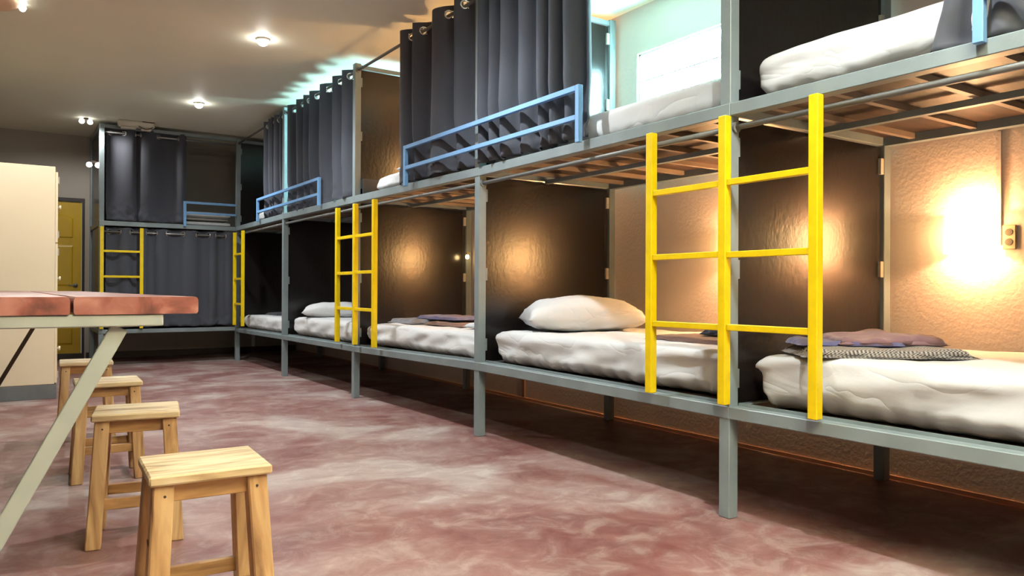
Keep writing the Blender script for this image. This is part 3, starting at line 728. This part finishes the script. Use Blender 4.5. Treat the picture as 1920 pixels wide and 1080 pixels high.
# white box with dangling wires above the end curtain
t = thing('ceiling_box', 'old white plastic box with loose wires on the ceiling above the end curtain', 'junction box', (1.335, 10.27, CEIL), -.02)
bm = bmesh.new(); box(bm, -.20, .20, -.055, .055, -.072, 0); obj('housing', bm, M['white_plastic'], t, bevel=.014)
bm = bmesh.new(); box(bm, -.17, -.0, -.045, .045, -.098, -.073); obj('lower_cover', bm, M['white_plastic'], t, bevel=.01)
bm = bmesh.new(); box(bm, .05, .17, -.04, .04, -.104, -.073); obj('wrapping', bm, M['white_plastic'], t, bevel=.012)
bm = bmesh.new(); tube(bm, [(.02+.16*k/10, -.058-.01*math.sin(k*.8), -.062-.03*math.sin(PI*k/10)) for k in range(11)], .005, 6); obj('wire', bm, M['screw'], t, smooth=True)
bm = bmesh.new(); tube(bm, [(.06+.14*k/8, -.060, -.004) for k in range(9)], .004, 6); obj('wire', bm, M['screw'], t, smooth=True)

# ------------------------------------------------------------------ cream locker cabinet
CX, CY = .388, 7.662
t = thing('locker_cabinet', 'tall cream cabinet on a grey plinth, left of the yellow door', 'cabinet', (CX, CY, 0))
obj('body', bx(-1.05, -.02, 0, 1.1, .125, 2.005), M['cream'], t, bevel=.004)
obj('plinth', bx(-1.03, -.004, .0, 1.08, 0, .122), M['cabinet_base'], t, bevel=.003)
for k, (z0, z1) in enumerate(((.135, .73), (.74, 1.34), (1.35, 1.96))):
    for y0 in (.01, .555):
        d = obj('door', bx(-.019, 0, y0, y0+.535, z0, z1), M['cream'], t, bevel=.002)
        bm = bmesh.new(); tube(bm, [(0, y0+.06, z1-.30), (.012, y0+.06, z1-.30)], .008, 10); tube(bm, [(.012, y0+.06, z1-.30), (.026, y0+.06, z1-.30)], .018, 12)
        obj('knob', bm, M['cream'], d, smooth=True)
        bm = bmesh.new(); box(bm, 0, .010, y0+.004, y0+.03, z1-.10, z1-.04); box(bm, 0, .010, y0+.004, y0+.03, z0+.04, z0+.10); obj('hinge', bm, M['bracket'], d)

# ------------------------------------------------------------------ table
t = thing('table', 'long table of thick red-stained planks on a pale grey steel frame, left edge', 'table', (-.14, 2.1, 0))
TX1 = .565  # right side, relative
zt = .936
def plank(x0, x1, y0, y1, seed):
    bm = bmesh.new(); n = 40; rows = []
    for j in range(n+1):
        y = y0+(y1-y0)*j/n; w_ = .004*n3(y*3, seed, 0)
        xl, xr = x0+.0035, x1-.0035+(w_ if x1 > .5 else 0)
        c = .006+.003*n3(y*5, seed, 3)
        pts = [(xl+c, zt), (xl+.0015, zt-c*.6), (xl, zt-c*1.4), (xl, zt-.038), (xl+.004, zt-.043), (xr-.004, zt-.043), (xr, zt-.038), (xr, zt-c*1.6), (xr-.002, zt-c*.6), (xr-c, zt)]
        rows.append([bm.verts.new((x, y, z)) for x, z in pts])
    for a, b in zip(rows, rows[1:]):
        for k in range(len(a)): bm.faces.new([a[k], a[(k+1) % len(a)], b[(k+1) % len(a)], b[k]])
    bm.faces.new(rows[0]); bm.faces.new(rows[-1][::-1]); return bm
for k, (a, b) in enumerate(((.276, TX1), (-.015, .276), (-.30, -.015), (-.585, -.30), (-.87, -.585))): obj('plank', plank(a, b, 0, 3.75, k), M['redwood'], t)
for y in (.004, 3.66):
    obj('frame_beam', bx(-.785, .479, y, y+.045, zt-.074, zt-.0435), M['table_steel'], t, bevel=.003)
for x in (-.765, .40):
    obj('frame_beam', bx(x, x+.04, .052, 3.657, zt-.074, zt-.0435), M['table_steel'], t, bevel=.003)
for y in (.030, 3.68):
    for s in (1, -1):
        cx_ = -.153
        bm = bmesh.new(); bar(bm, (cx_+s*.535, y, zt-.076), (cx_+s*.09, y, .003), (.040 if y < 1 else .024), .014, up=(0, 1, 0))
        obj('leg', bm, M['table_steel' if y < 1 else 'dark_and_leg_shade'], t, bevel=.002)  # far legs coloured darker than the near ones for the shadow they stand in
    obj('foot_bar', bx(cx_-.14, cx_+.14, y-.02, y+.02, 0, .012), M['table_steel'], t, bevel=.002)

# ------------------------------------------------------------------ stools
def stool(cx, cy, rz, label, sc=1.0, knot=False):
    t = thing('stool', label, 'stool', (cx, cy, 0), rz, 'wooden stools beside the table')
    H = .49*sc; sx, sy = .150, .140
    bm = bmesh.new(); box(bm, -sx, sx, -sy, sy, H-.026, H)
    obj('seat', bm, M['seatwood'], t, bevel=.005)
    legs = []
    for ax in (-1, 1):
        for ay in (-1, 1):
            tx, ty = ax*(sx-.036), ay*(sy-.045); bx_, by_ = ax*(sx-.010), ay*(sy-.012)
            bm = bmesh.new(); w1, w2 = .025, .030; v1, v2 = .026, .032
            hexa(bm, [(bx_-v1, by_-v2, 0), (bx_+v1, by_-v2, 0), (bx_+v1, by_+v2, 0), (bx_-v1, by_+v2, 0),
                      (tx-w1, ty-w2, H-.027), (tx+w1, ty-w2, H-.027), (tx+w1, ty+w2, H-.027), (tx-w1, ty+w2, H-.027)])
            lg = obj('leg', bm, M['legwood'], t, bevel=.004); legs.append(lg)
            bm = bmesh.new(); disc(bm, (tx*.985, ty-w2-.002, H-.055), (0, 1, 0), .0035, .004, 8); obj('screw', bm, M['screw'], lg)
            if ax < 0 and ay < 0 and knot:
                bm = bmesh.new(); disc(bm, (tx-w1-.0095, ty-.012, H-.17), (1, 0, .08), .009, .003, 12); obj('knot', bm, M['knot'], lg)
    ya_, xa_ = sy-.045, sx-.036
    for s in (-1, 1):
        obj('apron', bx(-xa_+.020, xa_-.020, s*ya_-.010, s*ya_+.010, H-.075, H-.027), M['barwood'], t, bevel=.002)
        obj('apron', bx(s*xa_-.010, s*xa_+.010, -ya_+.026, ya_-.026, H-.075, H-.027), M['barwood'], t, bevel=.002)
        k = (H-.14)/(H); xx = xa_+.026*.7; yy = ya_+.033*.7
        obj('stretcher', bx(-xx+.018, xx-.018, s*yy-.010, s*yy+.010, .135, .175), M['barwood'], t, bevel=.002)
        obj('stretcher', bx(s*xx-.010, s*xx+.010, -yy+.026, yy-.026, .085, .125), M['barwood'], t, bevel=.002)
    return t
stool(.456, 2.190, math.radians(-2.5), 'wooden stool nearest the camera, pale seat fully visible', knot=True)
stool(.436, 3.285, math.radians(-9), 'wooden stool second from the camera, pale seat with curved sapwood on its leg')
stool(.444, 4.390, math.radians(-2), 'wooden stool third from the camera, crossed by the steel table leg')
stool(.445, 5.62, math.radians(-3), 'wooden stool farthest from the camera, half hidden beside the cream cabinet')

# ------------------------------------------------------------------ sundries
bpy.context.view_layer.update()
